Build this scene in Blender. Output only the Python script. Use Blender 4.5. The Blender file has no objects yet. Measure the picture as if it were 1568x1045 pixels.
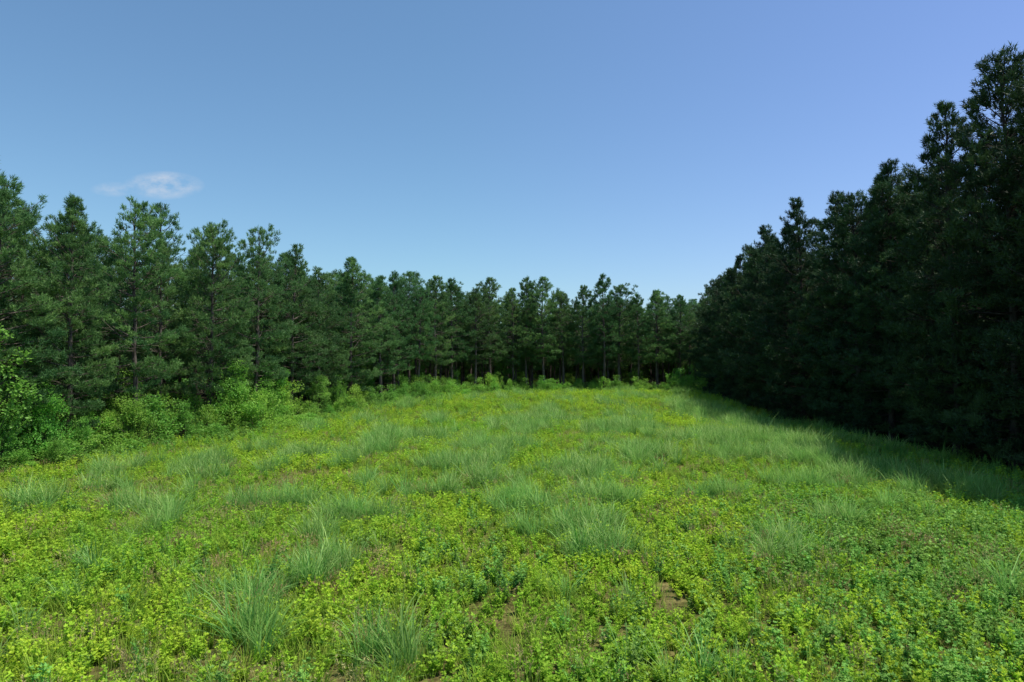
import bpy, math
import numpy as np
from mathutils import Vector
rng = np.random.default_rng(7)
scene = bpy.context.scene
COL = scene.collection

# ------------------------------------------------------------------ helpers
def nrm(v):
    return v/np.maximum(np.linalg.norm(v, axis=-1, keepdims=True), 1e-9)
def perp(D):
    return nrm(np.cross(D, rng.normal(size=D.shape)))
def smooth(a, b, x):
    t = np.clip((x-a)/(b-a), 0, 1); return t*t*(3-2*t)
_ph = np.random.default_rng(3)
_N = [(_ph.normal(size=2), _ph.uniform(0, 6.28)) for _ in range(14)]
def snoise(x, y, s, k=0):
    r = 0
    for i in range(7):
        (d, p) = _N[(i+k) % 14]
        r = r+np.sin((x*d[0]+y*d[1])/s*1.7+p+k*1.3)
    return r/7*1.6
def terrain(x, y):
    return 0.80*smooth(38, 108, y)+0.12*snoise(x, y, 9.0, 2)+0.05*snoise(x, y, 3.0, 5) \
        - 0.5*smooth(-14, -34, x)*smooth(60, 30, y)
def xl(y): return np.interp(y, [-50, 10, 25, 34, 41, 51, 75, 95, 105, 110], [-42, -37, -31, -26.3, -23.2, -19, -13.8, -7.5, 2, 8])
def xr(y): return np.interp(y, [-50, 20, 30, 60, 90, 110], [21.5, 21.3, 21.6, 23.6, 26, 28.5])
YEND = 108.0
def inside(x, y):   # >0 in the field, approx signed distance
    return np.minimum(np.minimum((x-xl(y))*0.93, xr(y)-x), YEND-y)

class MB:
    def __init__(s): s.V = []; s.F = []; s.M = []; s.T = []; s.n = 0
    def add(s, V, F, m=0, t=0.5):
        V = np.asarray(V, float); F = np.asarray(F, int)
        s.V.append(V); s.F.append(F+s.n); s.M.append(np.full(len(F), m, int))
        s.T.append(np.broadcast_to(np.asarray(t, float), (len(V),)).copy()); s.n += len(V)
    def mesh(s, name, mats, smooth_mats=()):
        V = np.concatenate(s.V); F = np.concatenate(s.F); M = np.concatenate(s.M); T = np.concatenate(s.T)
        me = bpy.data.meshes.new(name)
        me.vertices.add(len(V)); me.vertices.foreach_set('co', V.ravel().astype(np.float32))
        me.loops.add(len(F)*3); me.loops.foreach_set('vertex_index', F.ravel().astype(np.int32))
        me.polygons.add(len(F)); me.polygons.foreach_set('loop_start', np.arange(0, len(F)*3, 3, dtype=np.int32))
        me.polygons.foreach_set('material_index', M.astype(np.int32))
        me.update(calc_edges=True)
        sm = np.isin(M, list(smooth_mats)); me.polygons.foreach_set('use_smooth', sm)
        a = me.attributes.new('tint', 'FLOAT', 'POINT'); a.data.foreach_set('value', T.astype(np.float32))
        for m in mats: me.materials.append(m)
        me.validate(); return me
    def tube(s, P, R, n=6, m=0, t=0.5):
        P = np.asarray(P, float); k = len(P)
        d = nrm(np.gradient(P, axis=0)); ref = np.array([0.31, 0.95, 0.05]) if abs(d[0][2]) > .5 else np.array([0, 0, 1.])
        a = nrm(np.cross(d, ref)); b = np.cross(d, a)
        th = np.arange(n)/n*2*np.pi
        V = P[:, None]+np.asarray(R)[:, None, None]*(np.cos(th)[None, :, None]*a[:, None]+np.sin(th)[None, :, None]*b[:, None])
        F = []
        for i in range(k-1):
            for j in range(n):
                q = (j+1) % n
                F += [(i*n+j, i*n+q, (i+1)*n+q), (i*n+j, (i+1)*n+q, (i+1)*n+j)]
        s.add(V.reshape(-1, 3), F, m, t)
    def needles(s, B, D, L, w, m=0, t=0.5):
        S = perp(D)*w; n = len(B)
        V = np.stack([B-S, B+S, B+D*L[:, None]], 1).reshape(-1, 3)
        s.add(V, np.arange(n*3).reshape(-1, 3), m, np.repeat(np.broadcast_to(t, (n,)), 3))
    def leaves(s, B, D, L, W, m=0, t=0.5, S=None):
        n = len(B)
        if S is None: S = perp(D)
        L = L[:, None]; W = W[:, None]
        V = np.stack([B, B+D*L*.45+S*W, B+D*L, B+D*L*.45-S*W], 1).reshape(-1, 3)
        i = np.arange(n)[:, None]*4
        F = np.concatenate([i+[0, 1, 2], i+[0, 2, 3]])
        s.add(V, F, m, np.repeat(np.broadcast_to(t, (n,)), 4))
    def blades(s, B, az, L, lean, bend, w, m=0, t=0.5):
        n = len(B); o = np.stack([np.cos(az), np.sin(az), 0*az], 1); sd = np.stack([-np.sin(az), np.cos(az), 0*az], 1)
        ts = [0, .35, .7, 1]; ws = [1, .9, .6, 0]
        rows = []
        for tt, ww in zip(ts, ws):
            c = B+o*(L*(lean*tt+bend*tt**2.2))[:, None]+np.array([0, 0, 1.])*(L*(tt-0.45*bend*tt**2.5))[:, None]
            if ww > 0: rows += [c-sd*(w*ww)[:, None], c+sd*(w*ww)[:, None]]
            else: rows += [c]
        V = np.stack(rows, 1).reshape(-1, 3); i = np.arange(n)[:, None]*7
        F = np.concatenate([i+[0, 1, 3], i+[0, 3, 2], i+[2, 3, 5], i+[2, 5, 4], i+[4, 5, 6]])
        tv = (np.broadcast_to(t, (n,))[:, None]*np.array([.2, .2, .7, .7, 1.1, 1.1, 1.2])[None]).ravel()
        s.add(V, F, m, np.clip(tv, 0, 1))

# ------------------------------------------------------------------ materials
def new_mat(name):
    m = bpy.data.materials.new(name); m.use_nodes = True
    nt = m.node_tree; nt.nodes.clear(); return m, nt
def foliage(name, ca, cb, cc, transl=0.3, rough=.5, spec=.3, nscale=.12, vrand=.35, noise_lo=.42, noise_hi=.62):
    m, nt = new_mat(name); N = nt.nodes; Lk = nt.links.new
    out = N.new('ShaderNodeOutputMaterial')
    at = N.new('ShaderNodeAttribute'); at.attribute_name = 'tint'
    mx = N.new('ShaderNodeMix'); mx.data_type = 'RGBA'
    mx.inputs[6].default_value = (*ca, 1); mx.inputs[7].default_value = (*cb, 1); Lk(at.outputs['Fac'], mx.inputs[0])
    g = N.new('ShaderNodeNewGeometry'); nz = N.new('ShaderNodeTexNoise'); nz.inputs['Scale'].default_value = nscale
    nz.inputs['Detail'].default_value = 5
    Lk(g.outputs['Position'], nz.inputs['Vector'])
    mr = N.new('ShaderNodeMapRange'); mr.inputs[1].default_value = noise_lo; mr.inputs[2].default_value = noise_hi
    Lk(nz.outputs['Fac'], mr.inputs[0])
    ml0 = N.new('ShaderNodeMath'); ml0.operation = 'MULTIPLY'; ml0.inputs[1].default_value = .75; Lk(mr.outputs[0], ml0.inputs[0])
    m2 = N.new('ShaderNodeMix'); m2.data_type = 'RGBA'; Lk(ml0.outputs[0], m2.inputs[0]); Lk(mx.outputs[2], m2.inputs[6]); m2.inputs[7].default_value = (*cc, 1)
    oi = N.new('ShaderNodeObjectInfo'); mv = N.new('ShaderNodeMapRange')
    mv.inputs[3].default_value = 1-vrand; mv.inputs[4].default_value = 1+vrand; Lk(oi.outputs['Random'], mv.inputs[0])
    hs = N.new('ShaderNodeHueSaturation'); Lk(m2.outputs[2], hs.inputs['Color']); Lk(mv.outputs[0], hs.inputs['Value'])
    mh = N.new('ShaderNodeMapRange'); mh.inputs[3].default_value = .485; mh.inputs[4].default_value = .515
    ml = N.new('ShaderNodeMath'); ml.operation = 'MULTIPLY'; ml.inputs[1].default_value = 17.31
    fr = N.new('ShaderNodeMath'); fr.operation = 'FRACT'; Lk(oi.outputs['Random'], ml.inputs[0]); Lk(ml.outputs[0], fr.inputs[0]); Lk(fr.outputs[0], mh.inputs[0])
    Lk(mh.outputs[0], hs.inputs['Hue'])
    p = N.new('ShaderNodeBsdfPrincipled'); p.inputs['Roughness'].default_value = rough
    p.inputs['Specular IOR Level'].default_value = spec
    Lk(hs.outputs[0], p.inputs['Base Color'])
    tr = N.new('ShaderNodeBsdfTranslucent'); Lk(hs.outputs[0], tr.inputs['Color'])
    ms = N.new('ShaderNodeMixShader'); ms.inputs[0].default_value = transl
    Lk(p.outputs[0], ms.inputs[1]); Lk(tr.outputs[0], ms.inputs[2]); Lk(ms.outputs[0], out.inputs[0])
    return m
def bark(name, a, b, sc=6):
    m, nt = new_mat(name); N = nt.nodes; Lk = nt.links.new
    out = N.new('ShaderNodeOutputMaterial'); p = N.new('ShaderNodeBsdfPrincipled'); p.inputs['Roughness'].default_value = .9
    p.inputs['Specular IOR Level'].default_value = .15
    tc = N.new('ShaderNodeTexCoord'); mp = N.new('ShaderNodeMapping'); mp.inputs['Scale'].default_value = (1, 1, .25)
    nz = N.new('ShaderNodeTexNoise'); nz.inputs['Scale'].default_value = sc; nz.inputs['Detail'].default_value = 6
    Lk(tc.outputs['Object'], mp.inputs[0]); Lk(mp.outputs[0], nz.inputs[0])
    r = N.new('ShaderNodeValToRGB'); r.color_ramp.elements[0].position = .35; r.color_ramp.elements[1].position = .65
    r.color_ramp.elements[0].color = (*a, 1); r.color_ramp.elements[1].color = (*b, 1)
    Lk(nz.outputs[0], r.inputs[0]); Lk(r.outputs[0], p.inputs['Base Color'])
    bp = N.new('ShaderNodeBump'); bp.inputs['Strength'].default_value = .6; Lk(nz.outputs[0], bp.inputs['Height']); Lk(bp.outputs[0], p.inputs['Normal'])
    Lk(p.outputs[0], out.inputs[0])
    return m

M_bark = bark('pine_bark', (.06, .048, .04), (.19, .16, .13))
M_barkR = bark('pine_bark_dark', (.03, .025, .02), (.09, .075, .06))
M_twig = bark('shrub_bark', (.05, .04, .03), (.12, .10, .08), 14)
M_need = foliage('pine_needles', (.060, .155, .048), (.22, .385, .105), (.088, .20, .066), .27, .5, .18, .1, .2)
M_needR = foliage('pine_needles_shaded', (.026, .060, .024), (.095, .17, .055), (.036, .078, .032), .14, .5, .18, .1, .2)  # darkened copy of pine_needles; the right row's shade is put into the colour
M_leafS = foliage('shrub_leaves', (.17, .38, .05), (.33, .58, .08), (.18, .43, .07), .42, .5, .25, .25, .25)
M_leafT = foliage('tree_leaves', (.14, .34, .05), (.26, .50, .07), (.16, .36, .07), .40, .5, .25, .25, .25)
M_forb = foliage('forb_leaves', (.23, .41, .022), (.50, .70, .060), (.26, .50, .050), .42, .6, .10, .13, .17)
M_weed = foliage('weed_leaves', (.12, .29, .045), (.31, .54, .10), (.19, .43, .07), .38, .5, .2, .2, .2)
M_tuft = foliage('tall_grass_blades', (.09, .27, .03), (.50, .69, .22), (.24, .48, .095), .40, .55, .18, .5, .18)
M_short = foliage('short_grass_blades', (.19, .33, .03), (.45, .57, .09), (.27, .44, .045), .38, .6, .10, .15, .22)
M_dry = foliage('dry_stems', (.40, .40, .14), (.52, .36, .18), (.38, .42, .13), .25, .6, .15, .3, .25)

# ------------------------------------------------------------------ plants
UP = np.array([0, 0, 1.])
def make_pine(name, H, z0, Rmax, dens=1.0, nn=10, dead=True, lean=0.3, tex=None, mat=None, bk=None):
    b = MB(); k = 14
    zz = np.linspace(0, H, k); wob = np.cumsum(rng.normal(0, .05, (k, 2)), 0)
    wob -= wob[0]
    P = np.column_stack([wob[:, 0]+lean*rng.uniform(-1, 1)*(zz/H)**2, wob[:, 1], zz])
    R = 0.19*(1-zz/H)**.8*(H/17)+.018; R[0] *= 1.35
    b.tube(P, R, 8, 0)
    def tp(z): return np.array([np.interp(z, zz, P[:, 0]), np.interp(z, zz, P[:, 1]), z])
    TB = []; TD = []; TT = []
    def cluster(c, o, sz, n, tint, up=1.0):
        q = rng.normal(0, 1, (n, 3)); q = nrm(q)*rng.random((n, 1))**.5
        pos = c+q*sz*np.array([1, 1, .62])
        d = nrm(q*.8+o*.5+UP*up*rng.uniform(.4, 1.2, (n, 1)))
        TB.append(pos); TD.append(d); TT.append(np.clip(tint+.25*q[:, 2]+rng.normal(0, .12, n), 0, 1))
    z = z0
    lob = rng.uniform(0, 6.28, 3); rnd = tex if tex else rng.uniform(1.3, 1.9)
    while z < H-.35:
        t = (z-z0)/(H-z0)
        prof = (0.66+.34*smooth(0, .28, t)) if t < .28 else (1-((t-.28)/.72)**rnd)**.85
        nb = rng.integers(3, 6) if t < .85 else 3
        off = rng.uniform(0, 6.28)
        for q in range(nb):
            if rng.random() < .12: continue
            a = off+q*6.28/nb+rng.normal(0, .35)
            L = Rmax*max(prof, .11)*rng.uniform(.55, 1.22)*(1+.18*math.sin(a+lob[0])+.14*math.sin(z*1.3+lob[1]+a))
            L = max(L, .3)
            el = math.radians(-8+60*t**1.2+rng.normal(0, 8))
            m = 6; u = np.linspace(0, 1, m)
            o = np.array([math.cos(a), math.sin(a), 0]); sd = np.array([-o[1], o[0], 0])
            cv = rng.normal(0, .12)
            Q = tp(min(z, H-.35))+L*(u[:, None]*(o*math.cos(el))+sd*(cv*u**2)[:, None]+UP*(u*math.sin(el)+.20*u**2.2)[:, None])
            b.tube(Q, .012+.035*(1-u)*(L/3)**.7, 3, 0)
            tint = rng.uniform(.0, .9)
            nc = int(2.4+L*2.6*dens)
            for ci in range(nc):
                uc = 1.0 if ci == 0 else rng.uniform(.26, .97)
                C = np.array([np.interp(uc, u, Q[:, i]) for i in range(3)])
                fan = (1-uc*.72)*L*.60+.10
                sdv = 0 if ci == 0 else rng.choice([-1, 1])*rng.uniform(.35, 1)*fan
                cen = C+sd*sdv+o*abs(sdv)*.45+UP*(rng.uniform(-.05, .25) if ci else 0.05)
                if ci: b.tube([C, cen], [.013, .006], 3, 0)
                sz = (.21+.10*min(L, 3)/3)*rng.uniform(.7, 1.4)*(1-.22*t)
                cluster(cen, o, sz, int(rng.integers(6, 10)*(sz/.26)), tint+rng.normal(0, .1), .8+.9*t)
        z += rng.uniform(.38, .66)*(1 if t < .75 else .68)*(.88 if mat is not None else 1)
    for i in range(9):
        zt = H-rng.uniform(0, 1.1)
        TB.append((tp(zt)+rng.normal(0, .05, 3))[None]); TD.append(nrm(np.array([[rng.normal(0, .15), rng.normal(0, .15), 1]]))); TT.append(np.array([.6]))
    TB = np.concatenate(TB); TD = np.concatenate(TD); TT = np.concatenate(TT)
    B = np.repeat(TB, nn, 0); D = np.repeat(TD, nn, 0); T = np.repeat(TT, nn)
    n = len(B); s = perp(D); ang = rng.uniform(.2, 1.2, n)[:, None]
    nd = nrm(D*np.cos(ang)+s*np.sin(ang)); B = B+D*rng.uniform(-.12, .14, n)[:, None]
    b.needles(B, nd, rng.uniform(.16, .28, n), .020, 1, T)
    if dead:
        for i in range(26):
            zb = rng.uniform(1.2, z0+2.5); a = rng.uniform(0, 6.28); L = rng.uniform(.5, 2.2)
            o = np.array([math.cos(a), math.sin(a), rng.uniform(-.25, .25)])
            u = np.linspace(0, 1, 4)[:, None]
            Q = tp(zb)+o*u*L+UP*(u**2*rng.uniform(-.4, .3))+rng.normal(0, .05, (4, 3))*u
            b.tube(Q, [.022, .017, .011, .005], 3, 0)
    return b.mesh(name, [bk or M_bark, mat or M_need], (0,))

def make_broad(name, H, R, nclump, nleaf, leaf=.10, trunk=True, mat=None, z0=.1, ragged=0.):
    b = MB(); ph = rng.uniform(0, 6.28, 3)
    if trunk:
        P = np.column_stack([rng.normal(0, .12, 6).cumsum(), rng.normal(0, .12, 6).cumsum(), np.linspace(0, H*.85, 6)])
        b.tube(P, np.linspace(.07, .015, 6)*H/6, 6, 0)
    for i in range(nclump):
        a = rng.uniform(0, 6.28); zf = rng.uniform(z0, 1)
        if ragged:
            rr = R*(1-zf**1.6*.8)*rng.uniform(.2, 1.25)*(1+.35*math.sin(a+ph[0])+.25*math.sin(2*a+ph[1]))
            zf *= 1+.25*math.sin(a*2+ph[2])
        else:
            rr = R*math.sqrt(max(0., 1-abs((zf-.42)/.6)**2.2))*rng.uniform(.35, 1.15)
        c = np.array([rr*math.cos(a), rr*math.sin(a), H*zf])
        st = np.array([0, 0, max(.05, H*zf*.55-.3)]) if trunk else np.array([rng.normal(0, .15), rng.normal(0, .15), 0])
        if trunk: st[:2] = [np.interp(st[2], P[:, 2], P[:, 0]), np.interp(st[2], P[:, 2], P[:, 1])]
        mid = (st+c)/2+np.array([0, 0, .12*H])*rng.uniform(-.3, .5)
        b.tube([st, mid, c], [.02*H/3, .012*H/3, .004], 4, 0)
        s = rng.uniform(.45, 1.35); n = int(nleaf*s*s)
        q = rng.normal(0, 1, (n, 3)); q = nrm(q)*rng.uniform(.25, 1.2, (n, 1))**.7
        sz = R*.25*s
        pos = c+q*sz*np.array([1, 1, .7])
        pos[:, 2] = np.maximum(pos[:, 2], .03)
        d = nrm(q*.8+rng.normal(0, .5, (n, 3))+np.array([0, 0, -.1]))
        S = nrm(np.cross(d, nrm(UP*1.2+rng.normal(0, .6, (n, 3)))))
        b.leaves(pos, d, rng.uniform(.7, 1.3, n)*leaf, rng.uniform(.28, .45, n)*leaf, 1, np.clip(rng.uniform(.1, .9)+rng.normal(0, .2, n), 0, 1), S)
    for i in range(nclump):
        a = rng.uniform(0, 6.28); rr = R*rng.uniform(.2, 1.15); zt = H*rng.uniform(.55, 1.25)*(1-.35*rr/R)
        base = np.array([rr*.6*math.cos(a), rr*.6*math.sin(a), zt*.5]); tip = np.array([rr*math.cos(a), rr*math.sin(a), zt])
        b.tube([base, (base+tip)/2, tip], [.012, .009, .004], 3, 0)
        n = 34; u = rng.uniform(.3, 1, n); pos = base+(tip-base)*u[:, None]; d = nrm(rng.normal(0, 1, (n, 3))+UP*.3)
        b.leaves(pos, d, rng.uniform(.8, 1.3, n)*leaf, rng.uniform(.28, .42, n)*leaf, 1, rng.uniform(.4, 1, n))
    return b.mesh(name, [M_twig, mat], (0,))

def make_forb(name, h, nst, nl, leaf, mat, spread):
    b = MB()
    for i in range(nst):
        a = rng.uniform(0, 6.28); L = h*rng.uniform(.6, 1.2); o = np.array([math.cos(a), math.sin(a), 0])*spread*rng.uniform(.2, 1)
        base = o*.35; u = np.linspace(0, 1, 4)[:, None]
        Q = base+o*u**1.4+UP*L*u
        b.tube(Q, [.004, .0035, .003, .002], 3, 0, .3)
        n = nl; uu = np.sort(rng.uniform(.2, 1, n)); uu[-3:] = 1
        pos = np.stack([np.interp(uu, u[:, 0], Q[:, k]) for k in range(3)], 1)
        aa = rng.uniform(0, 6.28, n); el = rng.uniform(-.1, 1.0, n)
        d = np.stack([np.cos(aa)*np.cos(el), np.sin(aa)*np.cos(el), np.sin(el)], 1)
        S = nrm(np.cross(d, UP+rng.normal(0, .4, (n, 3))))
        ll = leaf*rng.uniform(.65, 1.35, n)*(1.25-.5*uu)
        t0 = np.clip(.05+.8*uu+rng.normal(0, .15, n), 0, 1)
        b.leaves(pos+d*.008, d, ll, ll*.26, 0, t0, S)
        for sg in (-1, 1):
            d2 = nrm(d+S*sg*1.0); S2 = nrm(np.cross(d2, UP+rng.normal(0, .35, (n, 3))))
            b.leaves(pos+d*.008, d2, ll*.8, ll*.21, 0, t0, S2)
    return b.mesh(name, [mat])
def make_tuft(name, n, Lm, w, spread, bend, mat, lean=.28):
    b = MB(); r = spread*np.sqrt(rng.random(n)); a = rng.uniform(0, 6.28, n)
    B = np.stack([r*np.cos(a), r*np.sin(a), 0*a], 1)
    az = a+rng.normal(0, .8, n)
    b.blades(B, az, Lm*rng.uniform(.45, 1.2, n), np.abs(rng.normal(lean, .15, n)), rng.uniform(.1, 1, n)*bend, w*rng.uniform(.7, 1.3, n), 0, rng.random(n)**1.2)
    return b.mesh(name, [mat])
def make_weed(name, h, mat):
    b = MB()
    for s in range(rng.integers(1, 4)):
        o = rng.normal(0, .09, 3)*[1, 1, 0]; tip = o+rng.normal(0, .08, 3)*[1, 1, 0]+UP*h*rng.uniform(.7, 1.1)
        b.tube([o, (o+tip)/2+rng.normal(0, .01, 3), tip], [.007, .005, .003], 4, 0, .2)
        n = int(60*h); u = rng.uniform(.12, 1, n); pos = o+(tip-o)*u[:, None]; aa = np.arange(n)*2.4
        el = rng.uniform(.1, .9, n); d = np.stack([np.cos(aa)*np.cos(el), np.sin(aa)*np.cos(el), np.sin(el)], 1)
        S = nrm(np.cross(d, UP+rng.normal(0, .2, (n, 3)))); ll = .13*(1.2-.75*u)*rng.uniform(.8, 1.2, n)
        b.leaves(pos, d, ll, ll*.17, 0, np.clip(.2+.6*u, 0, 1), S)
    return b.mesh(name, [mat])
def make_dry(name, n, L, mat):
    b = MB(); r = .22*np.sqrt(rng.random(n)); a = rng.uniform(0, 6.28, n)
    B = np.stack([r*np.cos(a), r*np.sin(a), 0*a], 1); ll = L*rng.uniform(.6, 1.1, n)
    D = nrm(np.stack([rng.normal(0, .16, n), rng.normal(0, .16, n), np.ones(n)], 1))
    b.needles(B, D, ll, .004, 0, .2)
    for i in range(n):
        q = B[i]+D[i]*ll[i]*rng.uniform(.78, .98, (9, 1)); d = nrm(D[i]+rng.normal(0, .5, (9, 3)))
        b.leaves(q, d, np.full(9, .045), np.full(9, .006), 0, .9)
    return b.mesh(name, [mat])

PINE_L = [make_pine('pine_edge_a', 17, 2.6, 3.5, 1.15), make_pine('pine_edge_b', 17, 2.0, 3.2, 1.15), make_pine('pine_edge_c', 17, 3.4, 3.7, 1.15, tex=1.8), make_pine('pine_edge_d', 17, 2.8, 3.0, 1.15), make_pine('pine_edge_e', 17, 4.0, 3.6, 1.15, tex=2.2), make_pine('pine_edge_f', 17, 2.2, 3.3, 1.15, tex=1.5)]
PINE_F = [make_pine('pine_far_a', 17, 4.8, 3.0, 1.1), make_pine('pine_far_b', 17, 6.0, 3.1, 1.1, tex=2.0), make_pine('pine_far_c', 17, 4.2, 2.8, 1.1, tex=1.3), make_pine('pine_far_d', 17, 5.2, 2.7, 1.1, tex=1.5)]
kw = dict(mat=M_needR, bk=M_barkR)  # right-hand pines: shade painted in through darker needle and bark copies
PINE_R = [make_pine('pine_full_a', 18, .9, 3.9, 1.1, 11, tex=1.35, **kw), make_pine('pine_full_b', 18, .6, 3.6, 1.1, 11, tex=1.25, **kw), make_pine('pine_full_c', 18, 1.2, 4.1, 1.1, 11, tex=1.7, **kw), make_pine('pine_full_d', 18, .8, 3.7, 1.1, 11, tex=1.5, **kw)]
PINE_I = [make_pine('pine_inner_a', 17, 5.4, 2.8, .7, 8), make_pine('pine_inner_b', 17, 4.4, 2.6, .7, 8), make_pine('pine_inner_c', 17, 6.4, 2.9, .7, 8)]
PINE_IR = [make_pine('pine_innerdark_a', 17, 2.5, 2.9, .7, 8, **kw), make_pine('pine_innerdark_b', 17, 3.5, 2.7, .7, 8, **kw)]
SHRUB = [make_broad('shrub_mesh_%d' % i, 2.2, 1.6, 26, 125, .10, False, M_leafS, .06, ragged=1.) for i in range(6)]
SAPL = [make_broad('sapling_mesh_%d' % i, 6.5, 2.0, 46, 140, .15, True, M_leafT, .18) for i in range(3)]
VINE = [make_broad('vinetree_mesh_%d' % i, 4.6, 1.9, 52, 135, .115, True, M_leafS, .03, ragged=1.) for i in range(4)]

def place(name, me, x, y, s, sxy=None, parent=None, sink=.05):
    o = bpy.data.objects.new(name, me); COL.objects.link(o)
    o.location = (x, y, float(terrain(x, y))-sink); sxy = s if sxy is None else sxy
    o.scale = (sxy, sxy, s); o.rotation_euler = (0, 0, rng.uniform(0, 6.28))
    if parent: o.parent = parent
    return o
pts = []
def pine(kind, x, y, top, meshH, parent=None, wid=None, name='pine_tree'):
    h = top-float(terrain(x, y)); s = h/meshH
    me = kind[rng.integers(len(kind))]
    w = s*rng.uniform(.90, 1.12) if wid is None else s*wid
    place(name, me, x, y, s, w, parent); pts.append((x, y))
for x, y, t in [(-27.5, 36, 14.6), (-26, 40, 15.1), (-24.2, 44, 15.6), (-24.8, 48, 13.8), (-22.4, 50.5, 15.6), (-21.1, 56, 16.2), (-20.0, 62, 16.2), (-19.2, 68, 14.9), (-17.4, 74, 16.9),
                (-15.3, 80, 15.4), (-14.6, 85, 17.0), (-12.3, 90, 15.5), (-10.4, 94, 17.5), (-8.6, 99, 17.9), (-5.6, 102, 16.8), (-3.2, 106, 18.8), (.2, 109, 17.5), (2.4, 110.5, 19.6), (5.3, 110.5, 19.5),
                (8.4, 112, 17.4), (11.6, 111, 18.2), (14.8, 110, 20.0), (17.6, 112, 18.6), (20.5, 111.5, 16.9), (24.1, 113, 17.8), (28, 114, 17.0), (32, 113, 16), (-31.5, 31, 14.4), (-34, 26, 14)]:
    pine(PINE_L if y < 78 else PINE_F, x, y, t, 17)
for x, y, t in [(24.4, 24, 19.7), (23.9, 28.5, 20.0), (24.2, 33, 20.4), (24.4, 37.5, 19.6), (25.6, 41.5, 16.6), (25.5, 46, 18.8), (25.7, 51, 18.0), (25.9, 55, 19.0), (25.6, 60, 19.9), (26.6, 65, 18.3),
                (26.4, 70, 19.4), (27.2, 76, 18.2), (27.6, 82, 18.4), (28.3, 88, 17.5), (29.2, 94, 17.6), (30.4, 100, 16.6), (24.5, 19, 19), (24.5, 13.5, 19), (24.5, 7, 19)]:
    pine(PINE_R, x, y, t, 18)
forest = bpy.data.objects.new('pine_forest', None); COL.objects.link(forest)
def ok(x, y, r=3.0):
    return all((x-a)**2+(y-b)**2 > r*r for a, b in pts)
g = 3.9; cnt = 0
for yy in np.arange(4, 152, g):
    for xx in np.arange(-66, 68, g):
        x = xx+rng.uniform(-1.3, 1.3); y = yy+rng.uniform(-1.3, 1.3)
        d = -float(inside(x, y))
        if d < 2.8 or d > (40 if y > 108 else 24): continue
        if abs(x)/max(y, 1) > 1.15 or not ok(x, y, 2.5): continue
        top = (15.0 if x < 0 and y < 90 else 17.0 if x < 22 or y > 108 else 17.5)+rng.normal(0, 1.2)
        top -= 0.8*smooth(6, 25, d)
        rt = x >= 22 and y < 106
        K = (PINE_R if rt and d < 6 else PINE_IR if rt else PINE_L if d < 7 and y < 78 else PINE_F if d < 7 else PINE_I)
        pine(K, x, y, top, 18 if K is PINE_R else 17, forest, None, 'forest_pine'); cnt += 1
# young pines filling the foot of the shaded right-hand edge
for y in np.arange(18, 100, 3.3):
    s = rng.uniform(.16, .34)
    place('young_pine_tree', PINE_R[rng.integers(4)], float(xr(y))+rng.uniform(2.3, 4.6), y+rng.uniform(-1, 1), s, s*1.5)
for i in range(520):
    x = rng.uniform(-62, 62); y = rng.uniform(15, 145); d = -float(inside(x, y))
    if d < 4 or d > 24 or abs(x)/y > 1.1: continue
    if d < 15 and rng.random() < .5: continue
    if rng.random() < .5: place('understorey_shrub', SHRUB[rng.integers(6)], x, y, rng.uniform(.6, 1.5), None, forest)
    else: place('understorey_sapling', SAPL[rng.integers(3)], x, y, rng.uniform(.4, .9), None, forest)
nb_ = 0
while nb_ < 240:
    x = rng.uniform(-85, 85); y = rng.uniform(20, 156); d = -float(inside(x, y))
    if d < 25 or d > 46 or abs(x)/y > 1.05 or (x > 22 and y < 90 and rng.random() < .6): continue
    place('understorey_sapling', SAPL[rng.integers(3)], x, y, rng.uniform(1.1, 1.6), rng.uniform(1.3, 2.0), forest); nb_ += 1
y = 22.
while y < 104:
    xe = float(xl(y)); s = rng.uniform(.6, 1.5)*(1 if y < 60 else .7)
    place('shrub', SHRUB[rng.integers(6)], xe-1.2+rng.uniform(-1.0, .9), y, s, s*rng.uniform(.85, 1.3))
    if rng.random() < .75: place('shrub', SHRUB[rng.integers(6)], xe-3.2+rng.uniform(-.8, .6), y+1, s*1.3)
    if rng.random() < .7: place('shrub', SHRUB[rng.integers(6)], xe+.8+rng.uniform(-.4, 1.0), y+.6, s*.45, s*.85)
    y += rng.uniform(1.2, 2.3)
for x, y, s in [(-27.0, 34.6, 1.05), (-25.4, 37.2, .75), (-20.6, 50.8, 1.1), (-19.6, 54.5, .8), (-25.6, 34.4, .55), (-17.4, 69, .7), (-28.2, 31.6, 1.15), (-23.2, 42.0, .75), (-29.4, 30, .9), (-26.4, 32.4, .7), (-22.0, 46, .55), (-24.3, 38.8, .5), (-23.9, 35.9, .35)]:
    place('young_broadleaf_tree', VINE[rng.integers(4)], x, y, s)
for x, y, s in [(-26.6, 33.6, 1.15), (-28.8, 36, 1.1), (-20.6, 58, .8), (-18.4, 65, .6)]:
    place('young_broadleaf_tree', SAPL[rng.integers(3)], x, y, s)
for x in np.arange(-3, 31, 1.0):
    s = rng.uniform(.35, 1.05); place('shrub', SHRUB[rng.integers(6)], x+rng.uniform(-.8, .8), 108.5+rng.uniform(-.9, 2.5), s, s*1.3)
for x, y, s in [(-4.6, 97.5, 1.0), (-8.8, 93, .9), (-11, 86, .9), (26.8, 103, 1.6), (27.8, 99, 1.2), (25.6, 106, 1.6), (-6.8, 95, .7), (24.6, 105, .8)]:
    place('shrub', SHRUB[rng.integers(6)], x, y, s)

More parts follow.
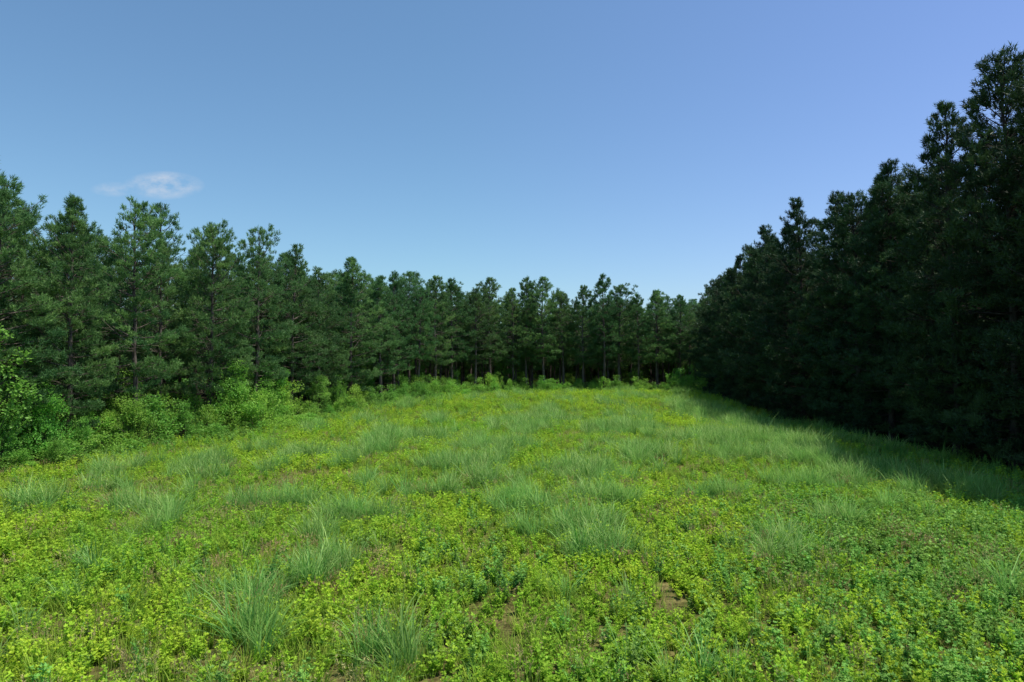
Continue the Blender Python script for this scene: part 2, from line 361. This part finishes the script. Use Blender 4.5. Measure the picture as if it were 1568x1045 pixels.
# ------------------------------------------------------------------ ground
def axis(lo, hi, st, far):
    c = np.arange(lo, hi+st, st); e = np.array([6, 16, 40, 90, 200, 450, 900, 1800, far])
    return np.concatenate([(lo-e)[::-1], c, hi+st+e])
ax = axis(-70, 70, 1.0, 3500); ay = axis(-20, 150, 1.0, 3500)
X, Y = np.meshgrid(ax, ay); fade = 1-smooth(200, 500, np.hypot(X, Y))
Z = terrain(X, Y)*fade
gb = MB(); nx = len(ax); ny = len(ay)
I = (np.arange(ny-1)[:, None]*nx+np.arange(nx-1)[None]).ravel()
F = np.concatenate([np.stack([I, I+1, I+nx+1], 1), np.stack([I, I+nx+1, I+nx], 1)])
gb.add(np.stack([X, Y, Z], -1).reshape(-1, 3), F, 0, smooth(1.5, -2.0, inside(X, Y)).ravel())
m, nt = new_mat('meadow_soil'); N = nt.nodes; Lk = nt.links.new
out = N.new('ShaderNodeOutputMaterial'); p = N.new('ShaderNodeBsdfDiffuse')
geo = N.new('ShaderNodeNewGeometry')
def noise(sc, det=6):
    n = N.new('ShaderNodeTexNoise'); n.inputs['Scale'].default_value = sc; n.inputs['Detail'].default_value = det; Lk(geo.outputs['Position'], n.inputs['Vector']); return n
n1 = noise(.35); n2 = noise(7)
r1 = N.new('ShaderNodeValToRGB'); e = r1.color_ramp.elements; e[0].position = .35; e[1].position = .68
e[0].color = (.08, .12, .018, 1); e[1].color = (.24, .18, .08, 1); Lk(n1.outputs[0], r1.inputs[0])
r2 = N.new('ShaderNodeValToRGB'); e = r2.color_ramp.elements; e[0].position = .3; e[1].position = .7
e[0].color = (.35, .35, .35, 1); e[1].color = (1.25, 1.25, 1.25, 1); Lk(n2.outputs[0], r2.inputs[0])
mm = N.new('ShaderNodeMix'); mm.data_type = 'RGBA'; mm.blend_type = 'MULTIPLY'; mm.inputs[0].default_value = 1; Lk(r1.outputs[0], mm.inputs[6]); Lk(r2.outputs[0], mm.inputs[7])
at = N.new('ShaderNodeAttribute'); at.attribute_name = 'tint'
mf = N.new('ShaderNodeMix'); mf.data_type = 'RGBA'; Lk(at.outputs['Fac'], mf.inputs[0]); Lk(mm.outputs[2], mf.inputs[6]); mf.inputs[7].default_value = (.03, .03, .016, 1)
Lk(mf.outputs[2], p.inputs['Color']); bp = N.new('ShaderNodeBump'); bp.inputs['Distance'].default_value = .1; Lk(n2.outputs[0], bp.inputs['Height']); Lk(bp.outputs[0], p.inputs['Normal'])
Lk(p.outputs[0], out.inputs[0])
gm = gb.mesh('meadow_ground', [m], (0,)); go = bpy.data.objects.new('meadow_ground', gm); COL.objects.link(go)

# ------------------------------------------------------------------ scatter
def scatter(name, meshes, x, y, s, sz=None, tilt=.10, wind=0.):
    c = bpy.data.collections.new(name+'_variants')
    for i, me in enumerate(meshes):
        c.objects.link(bpy.data.objects.new('%s_part_%02d' % (name, i), me))
    n = len(x); me = bpy.data.meshes.new(name); me.vertices.add(n)
    co = np.stack([x, y, terrain(x, y)-.01], 1); me.vertices.foreach_set('co', co.ravel().astype(np.float32))
    rot = np.stack([rng.normal(0, tilt, n), rng.normal(wind, tilt, n), rng.uniform(0, 6.28, n)], 1)
    a = me.attributes.new('rot', 'FLOAT_VECTOR', 'POINT'); a.data.foreach_set('vector', rot.ravel().astype(np.float32))
    sz = s if sz is None else sz
    a = me.attributes.new('scl', 'FLOAT_VECTOR', 'POINT'); a.data.foreach_set('vector', np.stack([s, s, sz], 1).ravel().astype(np.float32))
    a = me.attributes.new('idx', 'INT', 'POINT'); a.data.foreach_set('value', rng.integers(0, len(meshes), n).astype(np.int32))
    o = bpy.data.objects.new(name, me); COL.objects.link(o)
    ng = bpy.data.node_groups.new(name, 'GeometryNodeTree')
    ng.interface.new_socket('Geometry', in_out='INPUT', socket_type='NodeSocketGeometry'); ng.interface.new_socket('Geometry', in_out='OUTPUT', socket_type='NodeSocketGeometry')
    N = ng.nodes; gi = N.new('NodeGroupInput'); gout = N.new('NodeGroupOutput'); ip = N.new('GeometryNodeInstanceOnPoints')
    ci = N.new('GeometryNodeCollectionInfo'); ci.inputs['Collection'].default_value = c; ci.inputs['Separate Children'].default_value = True; ci.inputs['Reset Children'].default_value = True
    def na(nm, ty):
        q = N.new('GeometryNodeInputNamedAttribute'); q.data_type = ty; q.inputs['Name'].default_value = nm; return q.outputs['Attribute']
    L = ng.links.new
    L(gi.outputs[0], ip.inputs['Points']); L(ci.outputs[0], ip.inputs['Instance']); ip.inputs['Pick Instance'].default_value = True
    L(na('idx', 'INT'), ip.inputs['Instance Index']); L(na('rot', 'FLOAT_VECTOR'), ip.inputs['Rotation']); L(na('scl', 'FLOAT_VECTOR'), ip.inputs['Scale'])
    L(ip.outputs[0], gout.inputs[0])
    md = o.modifiers.new('scatter', 'NODES'); md.node_group = ng; print(name, n)

PATCH = [(-4.7, 22, 1.3, .8), (-5.9, 14.4, .7, .6), (-8.1, 24, 1.5, .8), (-17, 24.6, 1.2, .8), (-12.7, 23.5, 1.3, .9), (-5.5, 19.3, .6, .8), (1.6, 20.2, 1.4, .8), (2.5, 17.8, .8, .7), (3.4, 31, 2, 2.5),
         (12.1, 36.6, 3, 1.6), (12.1, 28, 2.2, 1.4), (15, 29.6, 2, 1.5), (17, 26.4, 1.6, 1.2), (-2.7, 33, 2.6, 1.4), (-1, 41, 3, 2), (-5.9, 46, 2.2, 2), (2.6, 59, 4, 3), (-11, 38, 1.6, 1.3), (-8.3, 38.5, 1.8, 1.4),
         (8.1, 51, 3, 3), (12.5, 44, 2.8, 3), (-4.3, 11.8, .6, .5), (-2.2, 11.2, .8, .5), (7, 17.5, .6, .5), (.35, 23.5, 1.3, .7), (-3.4, 26.5, 1.6, .8), (7.5, 26, 1.2, .8), (17, 44, 1.6, 7), (15.8, 36, 1.8, 5), (19, 66, 2.3, 16), (-14, 31, 1.6, .9), (-10, 16.5, .7, .4), (10, 21, .8, .5), (-4.6, 16.6, .6, 1.1), (3.2, 24.5, 1.3, 1.2), (17.6, 30, 1.1, 3), (-16, 28, 1.2, .7), (-1, 28.5, 1.5, .7)]
def gdens(x, y):
    r = np.zeros_like(x)
    wx = x+.45*snoise(x, y, 1.1, 4)+.3*snoise(x, y, .42, 1); wy = y+.5*snoise(x, y, 1.2, 8)+.3*snoise(x, y, .38, 3)
    for px, py, rx, ry in PATCH:
        r = np.maximum(r, np.exp(-(((wx-px)/rx)**2+((wy-py)/ry)**2)*.75))
    far = smooth(.2, .8, snoise(wx, wy*.75, 2.0, 1))*smooth(24, 38, y)*.95
    near = smooth(.55, 1.0, snoise(wx, wy, 1.0, 6))*.7
    return smooth(.22, .72, np.clip(np.maximum(np.maximum(r, far), near), 0, 1))
def cand(y0, y1, dens, margin=-.3):
    w0 = min(45, y1*1.0+6); n = int((y1-y0)*2*w0*dens)
    x = rng.uniform(-w0, w0, n); y = rng.uniform(y0, y1, n)
    k = (np.abs(x) < y*.88+3.5) & (inside(x, y) > margin)
    return x[k], y[k]
def bands(d1, d2, d3, margin=-.3, d0=None):
    L = [cand(7.5, 26, d1, margin), cand(26, 58, d2, margin), cand(58, 109, d3, margin)]
    return np.concatenate([l[0] for l in L]), np.concatenate([l[1] for l in L])
def fs(y): return 1+.35*smooth(26, 60, y)+.3*smooth(60, 100, y)
x, y = bands(21, 11, 5.5)
gd = gdens(x, y); bl = smooth(2.0, 9, x-.25*(y-12))*smooth(27, 19, y)
keep = rng.random(len(x)) < (1-.8*gd)*(1-.65*bl)*(.35+.65*smooth(-.75, .1, snoise(x, y, 1.1, 3)))
x, y = x[keep], y[keep]; s = rng.uniform(.6, 1.3, len(x))*fs(y)*(1+.22*snoise(x, y, 2.5, 7))
scatter('clover_meadow', [make_forb('forb_%d' % i, .28, 7, 11, .058, M_forb, .14) for i in range(6)], x, y, s, s*rng.uniform(.8, 1.4, len(x)))
x, y = bands(13, 5, 2.5)
bl = smooth(1.0, 9, x-.25*(y-12))*smooth(30, 19, y); ed = smooth(5, 0, inside(x, y)); sp = smooth(.5, 1, snoise(x, y, 2.0, 9))
keep = rng.random(len(x)) < np.clip(.04+bl*.8+ed*.6+sp*.3, 0, 1)*(1-.6*gdens(x, y))
x, y = x[keep], y[keep]; s = rng.uniform(.7, 1.4, len(x))*fs(y)
scatter('meadow_weeds', [make_forb('weed_%d' % i, .40, 6, 14, .060, M_weed, .13) for i in range(5)], x, y, s)
x, y = bands(14, 8, 4.2, -.8)
gd = gdens(x, y); sh = smooth(.5, 2.5, xr(y)-x)
keep = rng.random(len(x)) < (gd*.9+.018)*(.25+.75*sh)
x, y, gd = x[keep], y[keep], gd[keep]; s = rng.uniform(.5, 1.3, len(x))*(.68+.38*gd)*fs(y)**.5
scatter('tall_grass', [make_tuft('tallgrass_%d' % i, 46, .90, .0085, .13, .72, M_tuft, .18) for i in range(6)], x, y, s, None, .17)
x, y = bands(11, 6.5, 3.8, -1.5)
keep = rng.random(len(x)) < .3+.7*smooth(-.4, .7, snoise(x, y, 3.2, 10)); x, y = x[keep], y[keep]; s = rng.uniform(.6, 1.35, len(x))*fs(y)
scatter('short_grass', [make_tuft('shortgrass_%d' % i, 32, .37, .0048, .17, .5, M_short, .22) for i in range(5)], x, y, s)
x, y = bands(4.5, 2.8, 1.6)
keep = rng.random(len(x)) < np.clip(.10+.9*smooth(.0, .9, snoise(x, y, 2.6, 11)), 0, 1); x, y = x[keep], y[keep]
scatter('dry_seed_grass', [make_dry('dry_%d' % i, 16, .52, M_dry) for i in range(4)], x, y, rng.uniform(.6, 1.25, len(x)))
x, y = bands(.6, .4, .2, -1.0); ed = smooth(4, 0, inside(x, y)); keep = rng.random(len(x)) < .4+.6*ed; x, y = x[keep], y[keep]
x2, y2 = cand(10, 60, 2.5, -2); k = (xr(y2)-x2 < 3.2); x = np.concatenate([x, x2[k]]); y = np.concatenate([y, y2[k]])
scatter('tall_weeds', [make_weed('tallweed_%d' % i, .8, M_weed) for i in range(5)], x, y, rng.uniform(.5, 1.1, len(x)))

# ------------------------------------------------------------------ light
EL, AZ = math.radians(68), math.radians(96)
w = bpy.data.worlds.new('World'); scene.world = w; w.use_nodes = True; nt = w.node_tree; N = nt.nodes; N.clear(); Lk = nt.links.new
out = N.new('ShaderNodeOutputWorld'); bg = N.new('ShaderNodeBackground'); bg.inputs['Strength'].default_value = .132
sky = N.new('ShaderNodeTexSky'); sky.sky_type = 'NISHITA'; sky.sun_disc = False; sky.sun_elevation = EL; sky.sun_rotation = AZ
sky.air_density = 1.1; sky.dust_density = .6; sky.ozone_density = 1.2
tc = N.new('ShaderNodeTexCoord'); sep = N.new('ShaderNodeSeparateXYZ'); Lk(tc.outputs['Generated'], sep.inputs[0])
def mth(op, a, b=None, clamp=False):
    q = N.new('ShaderNodeMath'); q.operation = op; q.use_clamp = clamp
    for i, v in enumerate((a, b)):
        if v is None: continue
        if isinstance(v, (int, float)): q.inputs[i].default_value = v
        else: Lk(v, q.inputs[i])
    return q.outputs[0]
yy = mth('MAXIMUM', sep.outputs[1], .001); u = mth('DIVIDE', sep.outputs[0], yy); v = mth('DIVIDE', sep.outputs[2], yy)
cmb = N.new('ShaderNodeCombineXYZ'); Lk(u, cmb.inputs[0]); Lk(mth('MULTIPLY', v, 1.8), cmb.inputs[1])
nz = N.new('ShaderNodeTexNoise'); nz.inputs['Scale'].default_value = 26; nz.inputs['Detail'].default_value = 7; nz.inputs['Roughness'].default_value = .6; Lk(cmb.outputs[0], nz.inputs['Vector'])
def ell(cu, cv, ru, rv):
    a = mth('DIVIDE', mth('SUBTRACT', u, cu), ru); b = mth('DIVIDE', mth('SUBTRACT', v, cv), rv)
    return mth('SUBTRACT', 1.0, mth('ADD', mth('MULTIPLY', a, a), mth('MULTIPLY', b, b)), True)
msk = mth('ADD', ell(-.515, .268, .062, .022), mth('MULTIPLY', ell(-.59, .262, .035, .012), .5))
cl = mth('MULTIPLY', msk, mth('MULTIPLY', mth('SUBTRACT', nz.outputs[0], .36), 3.0, True), True)
tf = N.new('ShaderNodeMapRange'); tf.inputs[1].default_value = -.1; tf.inputs[2].default_value = .75; Lk(sep.outputs[0], tf.inputs[0])
tm = N.new('ShaderNodeMix'); tm.data_type = 'RGBA'; tm.inputs[6].default_value = (.78, 1.0, 1.10, 1); tm.inputs[7].default_value = (.89, .93, 1.24, 1); Lk(tf.outputs[0], tm.inputs[0])
tn = N.new('ShaderNodeMix'); tn.data_type = 'RGBA'; tn.blend_type = 'MULTIPLY'; tn.inputs[0].default_value = 1; Lk(sky.outputs[0], tn.inputs[6]); Lk(tm.outputs[2], tn.inputs[7])
mix = N.new('ShaderNodeMix'); mix.data_type = 'RGBA'; Lk(cl, mix.inputs[0]); Lk(tn.outputs[2], mix.inputs[6]); mix.inputs[7].default_value = (4.9, 5.3, 6.0, 1)
Lk(mix.outputs[2], bg.inputs[0]); Lk(bg.outputs[0], out.inputs[0])
sl = bpy.data.lights.new('sun', 'SUN'); sl.energy = 5.0; sl.angle = math.radians(.5); sl.color = (1, .95, .85)
so = bpy.data.objects.new('sun', sl); COL.objects.link(so)
sv = Vector((math.sin(AZ)*math.cos(EL), math.cos(AZ)*math.cos(EL), math.sin(EL))); so.rotation_euler = sv.to_track_quat('Z', 'Y').to_euler(); so.location = (0, 0, 60)

cam = bpy.data.cameras.new('camera'); cam.lens = 24; cam.sensor_width = 36; cam.clip_end = 9000
co = bpy.data.objects.new('camera', cam); COL.objects.link(co); co.location = (0, 0, 5.0+float(terrain(0., 0.)))
co.rotation_euler = (math.radians(92.16), 0, 0); scene.camera = co
scene.view_settings.view_transform = 'Standard'; scene.view_settings.look = 'None'; scene.view_settings.exposure = 0
print('trees', len(pts))
